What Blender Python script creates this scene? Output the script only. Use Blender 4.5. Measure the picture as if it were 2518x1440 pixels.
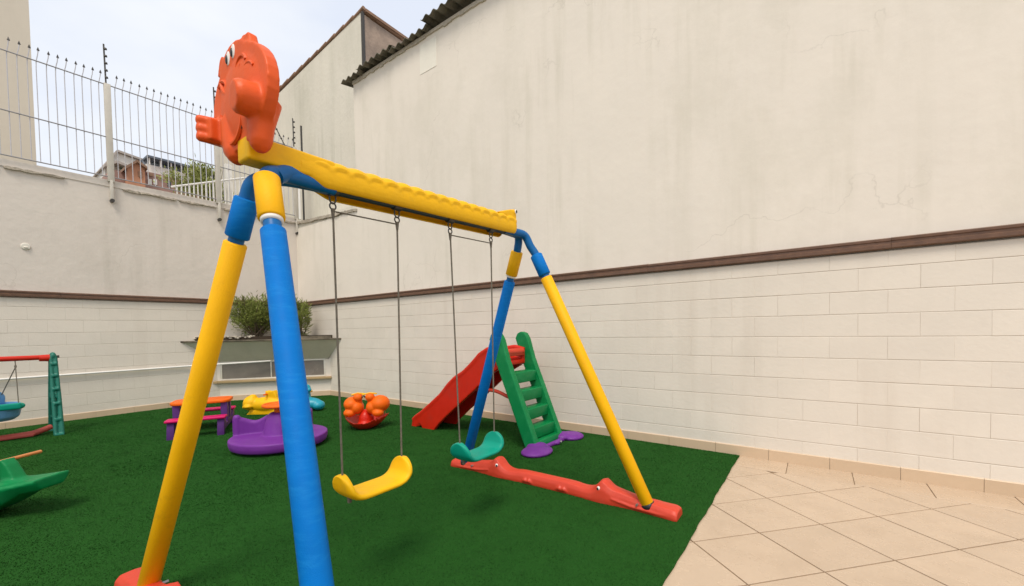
import bpy, bmesh, math, random
import numpy as np
from mathutils import Vector, Matrix
random.seed(7); RNG = np.random.default_rng(7)
for o in list(bpy.data.objects): bpy.data.objects.remove(o)
SC = bpy.context.scene; COL = SC.collection; R = math.radians

# ------------------------------------------------------------------ camera
cam = bpy.data.cameras.new('Camera'); camo = bpy.data.objects.new('Camera', cam); COL.objects.link(camo)
cam.sensor_width = 36; cam.lens = 36*1022.85/2518; cam.shift_y = (839.4-720)/2518
cam.clip_start = .05; cam.clip_end = 2000
_p, _r, _y = R(1.5965), R(1.0332), R(36.1756)
fwd = Vector((math.cos(_y)*math.cos(_p), math.sin(_y)*math.cos(_p), -math.sin(_p)))
rgt = Vector((math.sin(_y), -math.cos(_y), 0)); upv = rgt.cross(fwd)
r2 = math.cos(_r)*rgt-math.sin(_r)*upv; u2 = math.sin(_r)*rgt+math.cos(_r)*upv
M = Matrix((r2, u2, -fwd)).transposed().to_4x4(); M.translation = (0, 0, 1.35)
camo.matrix_world = M; SC.camera = camo

# ------------------------------------------------------------------ sky, sun, exposure
SUN_EL, SUN_AZ = R(58), R(215)          # azimuth of the sun in the xy plane, counted from +x
w = bpy.data.worlds.new('World'); SC.world = w; w.use_nodes = True
nt = w.node_tree; nt.nodes.clear(); N = nt.nodes.new; L = nt.links.new
out = N('ShaderNodeOutputWorld'); bg = N('ShaderNodeBackground'); sky = N('ShaderNodeTexSky')
sky.sky_type = 'NISHITA'; sky.sun_disc = False; sky.sun_elevation = SUN_EL
sky.sun_rotation = math.pi/2-SUN_AZ; sky.air_density = 1.0; sky.dust_density = 2.0; sky.ozone_density = 1.0
tc = N('ShaderNodeTexCoord'); mp = N('ShaderNodeMapping'); mp.inputs['Scale'].default_value = (1, 1, 2.2)
nz = N('ShaderNodeTexNoise'); nz.inputs['Scale'].default_value = 2.1; nz.inputs['Detail'].default_value = 5; nz.inputs['Roughness'].default_value = .5
cr = N('ShaderNodeMapRange'); cr.inputs[1].default_value = .38; cr.inputs[2].default_value = .66; cr.inputs[3].default_value = 0; cr.inputs[4].default_value = 1
mx = N('ShaderNodeMix'); mx.data_type = 'RGBA'; cl = N('ShaderNodeMix'); cl.data_type = 'RGBA'
cl.inputs[6].default_value = (5.3, 5.65, 6.4, 1); cl.inputs[7].default_value = (6.6, 6.7, 6.75, 1); mx.inputs[0].default_value = .9
L(tc.outputs['Generated'], mp.inputs[0]); L(mp.outputs[0], nz.inputs['Vector']); L(nz.outputs[0], cr.inputs[0])
L(cr.outputs[0], cl.inputs[0]); L(cl.outputs[2], mx.inputs[7]); L(sky.outputs[0], mx.inputs[6]); L(mx.outputs[2], bg.inputs[0]); L(bg.outputs[0], out.inputs[0])
bg.inputs[1].default_value = .10
sl = bpy.data.lights.new('Sun', 'SUN'); so = bpy.data.objects.new('Sun', sl); COL.objects.link(so)
sl.energy = 1.5; sl.angle = R(22); sl.color = (1, .91, .78)
sd = Vector((math.cos(SUN_EL)*math.cos(SUN_AZ), math.cos(SUN_EL)*math.sin(SUN_AZ), math.sin(SUN_EL)))
so.rotation_euler = sd.to_track_quat('Z', 'Y').to_euler(); so.location = (-6, -4, 12)
vs = SC.view_settings; vs.view_transform = 'Standard'; vs.look = 'None'; vs.exposure = .69; vs.gamma = 1; vs.use_curve_mapping = False

# ------------------------------------------------------------------ materials
def mat(name, col, rough=.5, var=.06, vscale=6, bump=0, bscale=60, spec=.5, stain=None, smin=.5, smax=.72, sscale=.8,
        sstretch=(1, 1, 1), coat=0, rand=0, bdetail=4, metal=0, trans=0, bdist=.01, fine=0, streak=None, crack=0, rings=0):
    m = bpy.data.materials.new(name); m.use_nodes = True; t = m.node_tree; b = t.nodes['Principled BSDF']; n = t.nodes.new; l = t.links.new
    b.inputs['Roughness'].default_value = rough; b.inputs['Specular IOR Level'].default_value = spec
    b.inputs['Coat Weight'].default_value = coat; b.inputs['Coat Roughness'].default_value = .15; b.inputs['Metallic'].default_value = metal
    if trans: b.inputs['Transmission Weight'].default_value = trans
    g = n('ShaderNodeNewGeometry')
    c = n('ShaderNodeRGB'); c.outputs[0].default_value = (*col, 1); cur = c.outputs[0]
    if var:
        x = n('ShaderNodeTexNoise'); x.inputs['Scale'].default_value = vscale; x.inputs['Detail'].default_value = 6; x.inputs['Roughness'].default_value = .62
        l(g.outputs['Position'], x.inputs['Vector'])
        mr = n('ShaderNodeMapRange'); mr.inputs[1].default_value = .25; mr.inputs[2].default_value = .75; mr.inputs[3].default_value = 1-var; mr.inputs[4].default_value = 1+var
        l(x.outputs[0], mr.inputs[0]); v = n('ShaderNodeVectorMath'); v.operation = 'SCALE'; l(cur, v.inputs[0]); l(mr.outputs[0], v.inputs['Scale']); cur = v.outputs[0]
        rr = n('ShaderNodeMapRange'); rr.inputs[1].default_value = .3; rr.inputs[2].default_value = .7; rr.inputs[3].default_value = max(0, rough-.08); rr.inputs[4].default_value = min(1, rough+.08)
        l(x.outputs[0], rr.inputs[0]); l(rr.outputs[0], b.inputs['Roughness'])
    if rand:
        oi = n('ShaderNodeObjectInfo'); mr = n('ShaderNodeMapRange'); mr.inputs[3].default_value = 1-rand; mr.inputs[4].default_value = 1+rand
        l(oi.outputs['Random'], mr.inputs[0]); v = n('ShaderNodeVectorMath'); v.operation = 'SCALE'; l(cur, v.inputs[0]); l(mr.outputs[0], v.inputs['Scale']); cur = v.outputs[0]
    if stain:
        mp = n('ShaderNodeMapping'); mp.inputs['Scale'].default_value = sstretch; l(g.outputs['Position'], mp.inputs[0])
        x = n('ShaderNodeTexNoise'); x.inputs['Scale'].default_value = sscale; x.inputs['Detail'].default_value = 9; x.inputs['Roughness'].default_value = .68
        l(mp.outputs[0], x.inputs['Vector']); mr = n('ShaderNodeMapRange'); mr.inputs[1].default_value = smin; mr.inputs[2].default_value = smax
        l(x.outputs[0], mr.inputs[0]); k = n('ShaderNodeMix'); k.data_type = 'RGBA'; k.inputs[7].default_value = (*stain, 1)
        l(mr.outputs[0], k.inputs[0]); l(cur, k.inputs[6]); cur = k.outputs[2]
    if streak:
        mp = n('ShaderNodeMapping'); mp.inputs['Scale'].default_value = (1, 1, .07); l(g.outputs['Position'], mp.inputs[0])
        x = n('ShaderNodeTexNoise'); x.inputs['Scale'].default_value = streak[1]; x.inputs['Detail'].default_value = 6; x.inputs['Roughness'].default_value = .6; l(mp.outputs[0], x.inputs['Vector'])
        x2 = n('ShaderNodeTexNoise'); x2.inputs['Scale'].default_value = .7; x2.inputs['Detail'].default_value = 3; l(g.outputs['Position'], x2.inputs['Vector'])
        mr = n('ShaderNodeMapRange'); mr.inputs[1].default_value = .5; mr.inputs[2].default_value = .8; l(x.outputs[0], mr.inputs[0])
        m2 = n('ShaderNodeMapRange'); m2.inputs[1].default_value = .42; m2.inputs[2].default_value = .68; l(x2.outputs[0], m2.inputs[0])
        mu = n('ShaderNodeMath'); mu.operation = 'MULTIPLY'; l(mr.outputs[0], mu.inputs[0]); l(m2.outputs[0], mu.inputs[1])
        k = n('ShaderNodeMix'); k.data_type = 'RGBA'; k.inputs[7].default_value = (*streak[0], 1); l(mu.outputs[0], k.inputs[0]); l(cur, k.inputs[6]); cur = k.outputs[2]
    if crack:
        wn = n('ShaderNodeTexNoise'); wn.inputs['Scale'].default_value = 2.2; wn.inputs['Detail'].default_value = 6; l(g.outputs['Position'], wn.inputs['Vector'])
        ad = n('ShaderNodeVectorMath'); ad.operation = 'MULTIPLY_ADD'; l(wn.outputs['Color'], ad.inputs[0]); ad.inputs[1].default_value = (.9, .9, .9); l(g.outputs['Position'], ad.inputs[2])
        vo = n('ShaderNodeTexVoronoi'); vo.feature = 'DISTANCE_TO_EDGE'; vo.inputs['Scale'].default_value = .55; l(ad.outputs[0], vo.inputs['Vector'])
        mr = n('ShaderNodeMapRange'); mr.inputs[1].default_value = .0; mr.inputs[2].default_value = .006; mr.inputs[3].default_value = crack; mr.inputs[4].default_value = 0; l(vo.outputs['Distance'], mr.inputs[0])
        x2 = n('ShaderNodeTexNoise'); x2.inputs['Scale'].default_value = .9; l(g.outputs['Position'], x2.inputs['Vector'])
        m2 = n('ShaderNodeMapRange'); m2.inputs[1].default_value = .54; m2.inputs[2].default_value = .62; l(x2.outputs[0], m2.inputs[0])
        mu = n('ShaderNodeMath'); mu.operation = 'MULTIPLY'; l(mr.outputs[0], mu.inputs[0]); l(m2.outputs[0], mu.inputs[1])
        k = n('ShaderNodeMix'); k.data_type = 'RGBA'; k.inputs[7].default_value = (.33, .29, .23, 1); l(mu.outputs[0], k.inputs[0]); l(cur, k.inputs[6]); cur = k.outputs[2]
    l(cur, b.inputs['Base Color'])
    if bump:
        x = n('ShaderNodeTexNoise'); x.inputs['Scale'].default_value = bscale; x.inputs['Detail'].default_value = bdetail; l(g.outputs['Position'], x.inputs['Vector'])
        bp = n('ShaderNodeBump'); bp.inputs['Strength'].default_value = bump; bp.inputs['Distance'].default_value = bdist
        l(x.outputs[0], bp.inputs['Height']); l(bp.outputs[0], b.inputs['Normal'])
    return m

WALLC = (.755, .69, .60)
MT = dict(
 block=mat('painted_block', WALLC, .7, .035, 3, .35, 28, stain=(.66, .61, .53), smin=.55, smax=.95, sscale=2.2, rand=.02, bdist=.004, streak=((.68, .61, .52), 4)),
 mortar=mat('painted_mortar', (.60, .53, .44), .8, .05, 8, .3, 60),
 plaster=mat('painted_plaster', (.80, .735, .645), .8, .035, 1.0, .35, 7, stain=(.67, .62, .52), smin=.5, smax=.86, sscale=.9, sstretch=(1, 1, .5), bdist=.010, bdetail=10, streak=((.66, .61, .51), 5), crack=.22),
 plaster_grey=mat('aged_plaster', (.71, .67, .58), .85, .05, 1.5, .5, 12, stain=(.56, .54, .45), smin=.46, smax=.8, sscale=1.2, sstretch=(1, 1, .25), bdist=.01, bdetail=8, streak=((.48, .46, .37), 4), crack=.22),
 plaster_left=mat('shaded_plaster', (.70, .635, .565), .8, .03, 1.2, .5, 10, stain=(.61, .55, .48), smin=.5, smax=.88, sscale=1.1, sstretch=(1, 1, .5), bdist=.01, bdetail=8, streak=((.55, .50, .43), 5), crack=.22),  # the left wall's weaker light is put into this greyer colour
 patch=mat('fresh_paint', (.84, .80, .70), .75, .02, 3, .4, 9, bdist=.01),
 rough_mortar=mat('rough_mortar', (.50, .45, .37), .95, .25, 20, .8, 40, bdist=.01),
 crumbled=mat('crumbled_mortar', (.40, .35, .28), .95, .35, 25, .8, 50, bdist=.01),
 bare=mat('bare_masonry', (.40, .30, .235), .95, .2, 5, .7, 30, stain=(.22, .17, .14), smin=.5, smax=.75, sscale=2, bdist=.01),
 flash=mat('brown_metal', (.14, .072, .043), .45, .25, 14, .2, 30, stain=(.26, .16, .10), smin=.6, smax=.85, sscale=5, sstretch=(1, 1, 4)),
 fibro=mat('fibre_cement', (.155, .14, .105), .95, .3, 7, .6, 40, stain=(.05, .045, .03), smin=.48, smax=.7, sscale=4),
 tile=mat('floor_tile', (.53, .405, .29), .27, .04, 5, .04, 60, rand=.035, stain=(.46, .345, .24), smin=.47, smax=.8, sscale=3),
 skirt=mat('skirting_tile', (.62, .465, .315), .42, .04, 6, .05, 90, rand=.03),
 grout=mat('grout', (.24, .16, .095), .95, .45, 7, .4, 80),
 ground=mat('earth', (.30, .27, .22), .95, .2, 2),
 turf=mat('turf_backing', (.0165, .074, .012), .95, .1, 9, .2, 160, spec=.05),
 yellow=mat('yellow_plastic', (.86, .47, .002), .5, .06, 7, .15, 45, spec=.28, stain=(.68, .38, .015), smin=.56, smax=.85, sscale=8),
 yfoam=mat('yellow_sleeve', (.88, .45, .002), .55, .07, 4, .15, 120, spec=.22, stain=(.66, .33, .01), smin=.58, smax=.85, sscale=9),
 bfoam=mat('blue_sleeve', (.0, .150, .50), .6, .10, 6, .3, 220, bdist=.004, spec=.13, stain=(.01, .21, .56), smin=.5, smax=.85, sscale=10, sstretch=(1, 1, 5)),
 blue=mat('blue_painted_pipe', (.001, .115, .34), .4, .06, 8, .05, 60, spec=.3),
 orange=mat('orange_plastic', (.76, .100, .012), .46, .06, 6, .12, 50, spec=.28, stain=(.66, .095, .03), smin=.5, smax=.8, sscale=7),
 croc=mat('red_orange_plastic', (.62, .05, .020), .5, .07, 6, .15, 50, stain=(.52, .07, .04), smin=.55, smax=.8, sscale=6),
 red=mat('red_plastic', (.58, .020, .006), .4, .08, 6, .1, 50, spec=.3, stain=(.48, .03, .015), smin=.5, smax=.8, sscale=5),
 green=mat('green_plastic', (.001, .20, .055), .45, .08, 6, .1, 50, spec=.27, stain=(.02, .24, .085), smin=.5, smax=.8, sscale=6),
 teal=mat('teal_plastic', (.001, .29, .20), .45, .06, 6, .1, 50, spec=.25),
 dteal=mat('dark_teal_plastic', (.006, .15, .105), .5, .15, 9, .12, 50),
 purple=mat('purple_plastic', (.165, .030, .27), .48, .08, 6, .12, 50, spec=.26, stain=(.22, .06, .33), smin=.5, smax=.8, sscale=5),
 dpurple=mat('dark_purple_plastic', (.085, .022, .155), .5, .1, 6, .1, 50, spec=.25),
 magenta=mat('magenta_plastic', (.58, .006, .12), .45, .06, 6, .1, 50, spec=.25),
 rorange=mat('bright_orange_plastic', (.83, .135, .004), .5, .06, 6, .1, 50, spec=.25),
 cyan=mat('cyan_plastic', (.008, .30, .42), .4, .06, 6, .1, 50),
 lblue=mat('light_blue_plastic', (.13, .32, .56), .4, .06, 6, .1, 50),
 wornred=mat('worn_red_plastic', (.44, .075, .055), .6, .12, 7, .15, 40),
 gold=mat('orange_tube', (.62, .22, .06), .4, .06, 8),
 dkpipe=mat('dark_blue_pipe', (.008, .03, .045), .5, .1, 20),
 white=mat('white_paint', (.80, .78, .74), .5, .05, 8),
 black=mat('black_plastic', (.012, .012, .012), .35, 0),
 steel=mat('galvanised_steel', (.36, .35, .33), .4, .15, 20, metal=.7),
 dsteel=mat('dark_metal', (.06, .055, .05), .45, .2, 20, metal=.3),
 rope=mat('rope', (.15, .13, .10), .85, .3, 60, .5, 300),
 barpaint=mat('fence_paint', (.50, .49, .52), .5, .12, 20),
 railpaint=mat('fence_rail_paint', (.30, .29, .30), .5, .15, 20),
 post=mat('post_paint', (.58, .54, .47), .55, .08, 8),
 planter=mat('planter_render', (.56, .535, .425), .85, .06, 3, .4, 30, stain=(.46, .44, .34), smin=.5, smax=.8, sscale=2, sstretch=(1, 1, .3)),
 slab=mat('stained_slab', (.16, .135, .095), .95, .35, 6, .6, 30, stain=(.04, .035, .025), smin=.45, smax=.65, sscale=4),
 soil=mat('soil', (.045, .03, .018), 1, .4, 30, .8, 60),
 glass=mat('dusty_glass', (.20, .175, .15), .22, .12, 2.2, spec=.6, stain=(.27, .24, .20), smin=.45, smax=.75, sscale=2),
 sill=mat('ochre_sill', (.44, .31, .16), .7, .12, 6, .2, 40),
 frame=mat('window_frame_paint', (.74, .70, .61), .5, .05, 8),
 leaf=mat('leaf', (.185, .215, .05), .6, .5, 7, spec=.2),
 leafp=mat('pale_leaf', (.30, .33, .10), .6, .35, 3, spec=.3),
 leafd=mat('dark_leaf', (.03, .05, .02), .6, .35, 3, spec=.3),
 stem=mat('woody_stem', (.13, .095, .06), .9, .3, 20),
 beige=mat('beige_render', (.62, .555, .455), .85, .03, .8, .3, 8, stain=(.54, .48, .39), smin=.5, smax=.8, sscale=.5, sstretch=(1, 1, .15)),
 hwhite=mat('house_white', (.74, .70, .64), .85, .04, 1),
 terra=mat('terracotta_render', (.50, .235, .135), .85, .1, 1.5),
 pinkb=mat('old_brick', (.36, .215, .175), .9, .2, 3, stain=(.27, .17, .15), smin=.45, smax=.7, sscale=1.2),
 rooflight=mat('hazed_roof', (.42, .37, .33), .9, .2, 3),  # distance haze painted in as a paler roof colour
 skyglass=mat('pale_glass', (.34, .38, .44), .25, .1, 1),
 rooft=mat('roof_tile', (.27, .16, .105), .9, .25, 6),
 canopy=mat('blue_grey_sheet', (.10, .12, .15), .5, .1, 2),
 hwin=mat('dark_window', (.05, .055, .06), .2, 0),
)

# ------------------------------------------------------------------ mesh helpers
class MB:
    def __init__(s): s.v = []; s.f = []
    def add(s, v, f):
        k = len(s.v); s.v += [tuple(p) for p in v]; s.f += [tuple(i+k for i in q) for q in f]; return s
    def box(s, x0, x1, y0, y1, z0, z1, Mx=None):
        v = [Vector(p) for p in ((x0,y0,z0),(x1,y0,z0),(x1,y1,z0),(x0,y1,z0),(x0,y0,z1),(x1,y0,z1),(x1,y1,z1),(x0,y1,z1))]
        if Mx is not None: v = [Mx @ p for p in v]
        return s.add(v, [(3,2,1,0),(4,5,6,7),(0,1,5,4),(1,2,6,5),(2,3,7,6),(3,0,4,7)])
    def tube(s, pts, r, seg=12, flat=None):
        P = [Vector(p) for p in pts]; n = len(P); rr = r if isinstance(r, (list, tuple)) else [r]*n
        T = [(P[min(i+1, n-1)]-P[max(i-1, 0)]).normalized() for i in range(n)]
        a = Vector((0, 0, 1)) if abs(T[0].z) < .9 else Vector((1, 0, 0)); u = T[0].cross(a).normalized(); V = []
        for i in range(n):
            u = (u-T[i]*u.dot(T[i])).normalized(); b = T[i].cross(u)
            for k in range(seg):
                t = 2*math.pi*k/seg; V.append(P[i]+(u*math.cos(t)+b*math.sin(t))*rr[i])
        F = [(i*seg+k, i*seg+(k+1) % seg, (i+1)*seg+(k+1) % seg, (i+1)*seg+k) for i in range(n-1) for k in range(seg)]
        F += [tuple(range(seg-1, -1, -1)), tuple((n-1)*seg+k for k in range(seg))]
        return s.add(V, F)
    def ell(s, c, rad, Mx=None, seg=20, rings=12):
        c = Vector(c); V = [Vector((0, 0, -rad[2]))]
        for i in range(1, rings):
            p = math.pi*i/rings-math.pi/2
            for k in range(seg):
                t = 2*math.pi*k/seg; V.append(Vector((rad[0]*math.cos(p)*math.cos(t), rad[1]*math.cos(p)*math.sin(t), rad[2]*math.sin(p))))
        V.append(Vector((0, 0, rad[2])))
        if Mx is not None: V = [Mx @ p for p in V]
        V = [p+c for p in V]; F = [(0, 1+(k+1) % seg, 1+k) for k in range(seg)]
        for i in range(rings-2):
            for k in range(seg): a = 1+i*seg; F.append((a+k, a+(k+1) % seg, a+seg+(k+1) % seg, a+seg+k))
        a = 1+(rings-2)*seg; e = len(V)-1; F += [(a+k, a+(k+1) % seg, e) for k in range(seg)]
        return s.add(V, F)
    def prism(s, poly, ax, a0, a1, Mx=None):
        n = len(poly); area = sum(poly[i][0]*poly[(i+1) % n][1]-poly[(i+1) % n][0]*poly[i][1] for i in range(n))
        if area < 0: poly = poly[::-1]
        def P(p, a): return Vector({'x': (a, p[0], p[1]), 'y': (p[0], a, p[1]), 'z': (p[0], p[1], a)}[ax])
        V = [P(p, a0) for p in poly]+[P(p, a1) for p in poly]
        if Mx is not None: V = [Mx @ p for p in V]
        F = [tuple(range(n-1, -1, -1)), tuple(range(n, 2*n))]+[(i, (i+1) % n, n+(i+1) % n, n+i) for i in range(n)]
        if ax == 'y': F = [q[::-1] for q in F]
        return s.add(V, F)
    def lathe(s, prof, c=(0, 0, 0), seg=32, Mx=None):
        V = []; c = Vector(c); n = len(prof)
        for r, z in prof:
            for k in range(seg):
                t = 2*math.pi*k/seg; p = Vector((r*math.cos(t), r*math.sin(t), z)); V.append((Mx @ p if Mx is not None else p)+c)
        F = [(i*seg+k, i*seg+(k+1) % seg, (i+1)*seg+(k+1) % seg, (i+1)*seg+k) for i in range(n-1) for k in range(seg)]
        F += [tuple(range(seg-1, -1, -1)), tuple((n-1)*seg+k for k in range(seg))]
        return s.add(V, F)
    def build(s, name, m, parent=None, world=True, smooth=40, bevel=0, bseg=2, remesh=0, sm=6, loc=None):
        me = bpy.data.meshes.new(name); me.from_pydata(s.v, [], s.f); me.update()
        if bevel:
            b = bmesh.new(); b.from_mesh(me); bmesh.ops.recalc_face_normals(b, faces=b.faces)
            ed = [e for e in b.edges if len(e.link_faces) == 2 and e.calc_face_angle(0) > R(35)]
            bmesh.ops.bevel(b, geom=ed, offset=bevel, segments=bseg, affect='EDGES', profile=.5, clamp_overlap=True); b.to_mesh(me); b.free()
        me.materials.append(MT[m] if isinstance(m, str) else m)
        o = bpy.data.objects.new(name, me); COL.objects.link(o)
        if remesh:
            q = o.modifiers.new('r', 'REMESH'); q.mode = 'VOXEL'; q.voxel_size = remesh
            q = o.modifiers.new('s', 'SMOOTH'); q.factor = .5; q.iterations = sm
            bpy.context.view_layer.update(); dg = bpy.context.evaluated_depsgraph_get()
            nm = bpy.data.meshes.new_from_object(o.evaluated_get(dg)); o.modifiers.clear(); o.data = nm; nm.name = name
            if not nm.materials: nm.materials.append(MT[m])
            smooth = 180
        if smooth:
            o.data.shade_smooth()
            if smooth < 180: o.data.set_sharp_from_angle(angle=R(smooth))
        if loc is not None: o.location = loc
        if parent is not None:
            o.parent = parent
            if world:
                o.matrix_parent_inverse = (Matrix.Translation(parent.location) @ parent.rotation_euler.to_matrix().to_4x4()).inverted()
        return o
def tag(o, label, cat, group=None):
    o['label'] = label; o['category'] = cat
    if group: o['group'] = group
    return o
def thing(name, label, cat, loc=(0, 0, 0), rz=0, group=None):
    o = bpy.data.objects.new(name, None); o.empty_display_size = .1; COL.objects.link(o); o.location = loc; o.rotation_euler = (0, 0, rz)
    return tag(o, label, cat, group)
def struct(name, loc=(0, 0, 0), rz=0):
    o = bpy.data.objects.new(name, None); COL.objects.link(o); o.location = loc; o.rotation_euler = (0, 0, rz); o['kind'] = 'structure'; return o
def child(name, me, parent, loc, rz=0):
    o = bpy.data.objects.new(name, me); COL.objects.link(o); o.parent = parent; o.location = loc; o.rotation_euler = (0, 0, rz); return o
def smoothpath(pts, n=8):
    P = [Vector(p) for p in pts]; Q = []
    for i in range(len(P)-1):
        a, b, c, d = P[max(i-1, 0)], P[i], P[i+1], P[min(i+2, len(P)-1)]
        for k in range(n):
            t = k/n; Q.append(.5*((2*b)+(c-a)*t+(2*a-5*b+4*c-d)*t*t+(3*b-a-3*c+d)*t**3))
    return Q+[P[-1]]
def lerp(a, b, t): return Vector(a)*(1-t)+Vector(b)*t

# ------------------------------------------------------------------ ground, tiles, turf
YT = .64                                     # turf edge
g = MB().add([(-300, -300, -.05), (300, -300, -.05), (300, 300, -.05), (-300, 300, -.05)], [(0, 1, 2, 3)]).build('ground', 'ground', smooth=0); g['kind'] = 'structure'
tf = MB().box(-4, 4.95, -4, 9.85, -.045, -.006).build('paving_bed', 'grout', smooth=0); tf['kind'] = 'structure'
floor = struct('tiled_floor')
def clip(poly, a, b, c):                      # keep a*x+b*y<=c
    o = []
    for i in range(len(poly)):
        p, q = poly[i], poly[(i+1) % len(poly)]; dp = a*p[0]+b*p[1]-c; dq = a*q[0]+b*q[1]-c
        if dp <= 0: o.append(p)
        if dp*dq < 0: t = dp/(dp-dq); o.append((p[0]+(q[0]-p[0])*t, p[1]+(q[1]-p[1])*t))
    return o
def tile_mesh(poly, h=0.0, ch=.0025):
    n = len(poly); cx = sum(p[0] for p in poly)/n; cy = sum(p[1] for p in poly)/n
    def ins(p, d): L_ = math.hypot(p[0]-cx, p[1]-cy); k = max(0, 1-d/max(L_, .01)); return (cx+(p[0]-cx)*k, cy+(p[1]-cy)*k)
    v = [(p[0], p[1], -.02) for p in poly]+[(p[0], p[1], h-.0015) for p in poly]+[(*ins(p, ch), h) for p in poly]
    f = [(i, (i+1) % n, n+(i+1) % n, n+i) for i in range(n)]+[(n+i, n+(i+1) % n, 2*n+(i+1) % n, 2*n+i) for i in range(n)]+[tuple(range(2*n, 3*n))]
    return v, f
ta = R(-41.97); ca, sa = math.cos(ta), math.sin(ta); JX = 4.475
def field(i, j, gap=.0047):
    a0, a1 = 2.106+.4855*(i)+gap, 2.106+.4855*(i+1)-gap; b0, b1 = 1.840+.4535*j+gap, 1.840+.4535*(j+1)-gap
    return [(ca*a-sa*b, sa*a+ca*b) for a, b in ((a0, b0), (a1, b0), (a1, b1), (a0, b1))]
def wx(y): return 4.84+.0115*y
for i in range(-8, 8):
    for j in range(-10, 6):
        p = field(i, j); p = clip(p, 0, 1, .75)
        if len(p) > 2: p = clip(p, 1, -.0115, JX-.003)
        if len(p) < 3: continue
        mx_, my_ = sum(q[0] for q in p)/len(p), sum(q[1] for q in p)/len(p)
        if mx_ < .1 or my_ < -2.4 or abs(sum(p[k][0]*p[(k+1) % len(p)][1]-p[(k+1) % len(p)][0]*p[k][1] for k in range(len(p)))) < .004: continue
        v, f = tile_mesh([(q[0]-mx_, q[1]-my_) for q in p], random.uniform(-.0006, .0006))
        MB().add(v, f).build('tile', 'tile', floor, smooth=0, loc=(mx_, my_, 0))
for k in range(-6, 2):                       # border course along the right wall
    y0, y1 = .22+.485*k, .22+.485*(k+1)
    y1 = min(y1, .75)
    p = [(JX+.0115*y0+.0035, y0+.0028), (wx(y0)+.02, y0+.0028), (wx(y1)+.02, y1-.0028), (JX+.0115*y1+.0035, y1-.0028)]
    mx_, my_ = sum(q[0] for q in p)/4, sum(q[1] for q in p)/4
    v, f = tile_mesh([(q[0]-mx_, q[1]-my_) for q in p]); MB().add(v, f).build('border_tile', 'tile', floor, smooth=0, loc=(mx_, my_, 0))

# turf: backing sheet with a slightly wavy cut edge and a mass of blades
n = 120; ex = np.linspace(-4, 4.93, n); ey = YT+.003*np.sin(ex*9)+.0025*np.sin(ex*23+1)+RNG.normal(0, .001, n)
v = [(x, y, .004) for x, y in zip(ex, ey)]+[(x, y, .009) for x, y in zip(ex, ey)]+[(x, 9.82, .009) for x in ex]
f = [(i, i+1, n+i+1, n+i) for i in range(n-1)]+[(n+i, n+i+1, 2*n+i+1, 2*n+i) for i in range(n-1)]
tb = MB().add(v, f).build('artificial_turf', 'turf', smooth=0); tb['kind'] = 'structure'
def turf_blades():
    N0 = 1500000
    x = RNG.uniform(-1.2, 4.93, N0); y = RNG.uniform(YT-.004, 9.8, N0); d = np.hypot(x, y); az = np.degrees(np.arctan2(y, x))
    keep = (RNG.uniform(0, 1, N0) < np.clip(1.9/d, .12, 1)) & (az > -5) & (az < 100); x, y = x[keep], y[keep]
    keep = y > YT+.003*np.sin(x*9)+.0025*np.sin(x*23+1)-.003; x, y = x[keep], y[keep]; n = len(x); d = np.hypot(x, y)
    th = RNG.uniform(0, 2*np.pi, n); wv = RNG.uniform(.0016, .0032, n)*np.clip(d/2.2, 1, 2.6); h = RNG.uniform(.003, .007, n)
    def vnoise(sc, seed):
        g_ = np.random.default_rng(seed).uniform(-1, 1, (256, 256)); u, w_ = (x+6)/sc, (y+2)/sc; a, b = np.floor(u).astype(int), np.floor(w_).astype(int); fu, fw = u-a, w_-b; fu = fu*fu*(3-2*fu); fw = fw*fw*(3-2*fw)
        q = lambda i_, j_: g_[(a+i_) % 256, (b+j_) % 256]
        return (q(0, 0)*(1-fu)+q(1, 0)*fu)*(1-fw)+(q(0, 1)*(1-fu)+q(1, 1)*fu)*fw
    la = 2.5*vnoise(.55, 1)+1.6*vnoise(.14, 2)+1.2*vnoise(.05, 3)+RNG.normal(0, 1.2, n); ln = RNG.uniform(.001, .007, n); tone = 1+.14*vnoise(.30, 4)+.16*vnoise(.10, 5)+.12*vnoise(.9, 6)
    V = np.zeros((n, 3, 3)); c, s_ = np.cos(th)*wv, np.sin(th)*wv
    V[:, 0] = np.stack([x-c, y-s_, np.full(n, .008)], 1); V[:, 1] = np.stack([x+c, y+s_, np.full(n, .008)], 1)
    V[:, 2] = np.stack([x+np.cos(la)*ln, y+np.sin(la)*ln, .008+h], 1)
    me = bpy.data.meshes.new('turf_blades'); me.vertices.add(3*n); me.vertices.foreach_set('co', V.ravel()); me.loops.add(3*n); me.loops.foreach_set('vertex_index', np.arange(3*n, dtype=np.int32))
    me.polygons.add(n); me.polygons.foreach_set('loop_start', np.arange(0, 3*n, 3, dtype=np.int32)); me.update(); me.validate()
    col = np.ones((n, 3, 4)); k = RNG.uniform(0, 1, (n, 1)); base = np.array([.0155, .074, .0115])*(1-k)+np.array([.022, .087, .0155])*k
    base *= RNG.uniform(.92, 1.08, (n, 1))*tone[:, None]; col[:, :, :3] = base[:, None, :]
    at = me.attributes.new('col', 'FLOAT_COLOR', 'POINT'); at.data.foreach_set('color', col.ravel().astype(np.float32))
    m = bpy.data.materials.new('turf_fibre'); m.use_nodes = True; b = m.node_tree.nodes['Principled BSDF']; a = m.node_tree.nodes.new('ShaderNodeAttribute'); a.attribute_name = 'col'
    m.node_tree.links.new(a.outputs['Color'], b.inputs['Base Color']); b.inputs['Roughness'].default_value = .6; b.inputs['Specular IOR Level'].default_value = .08
    me.materials.append(m); o = bpy.data.objects.new('turf_blades', me); COL.objects.link(o); o['kind'] = 'stuff'
    tag(o, 'short dark green artificial grass pile covering the play area', 'artificial grass')
turf_blades()

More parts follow.
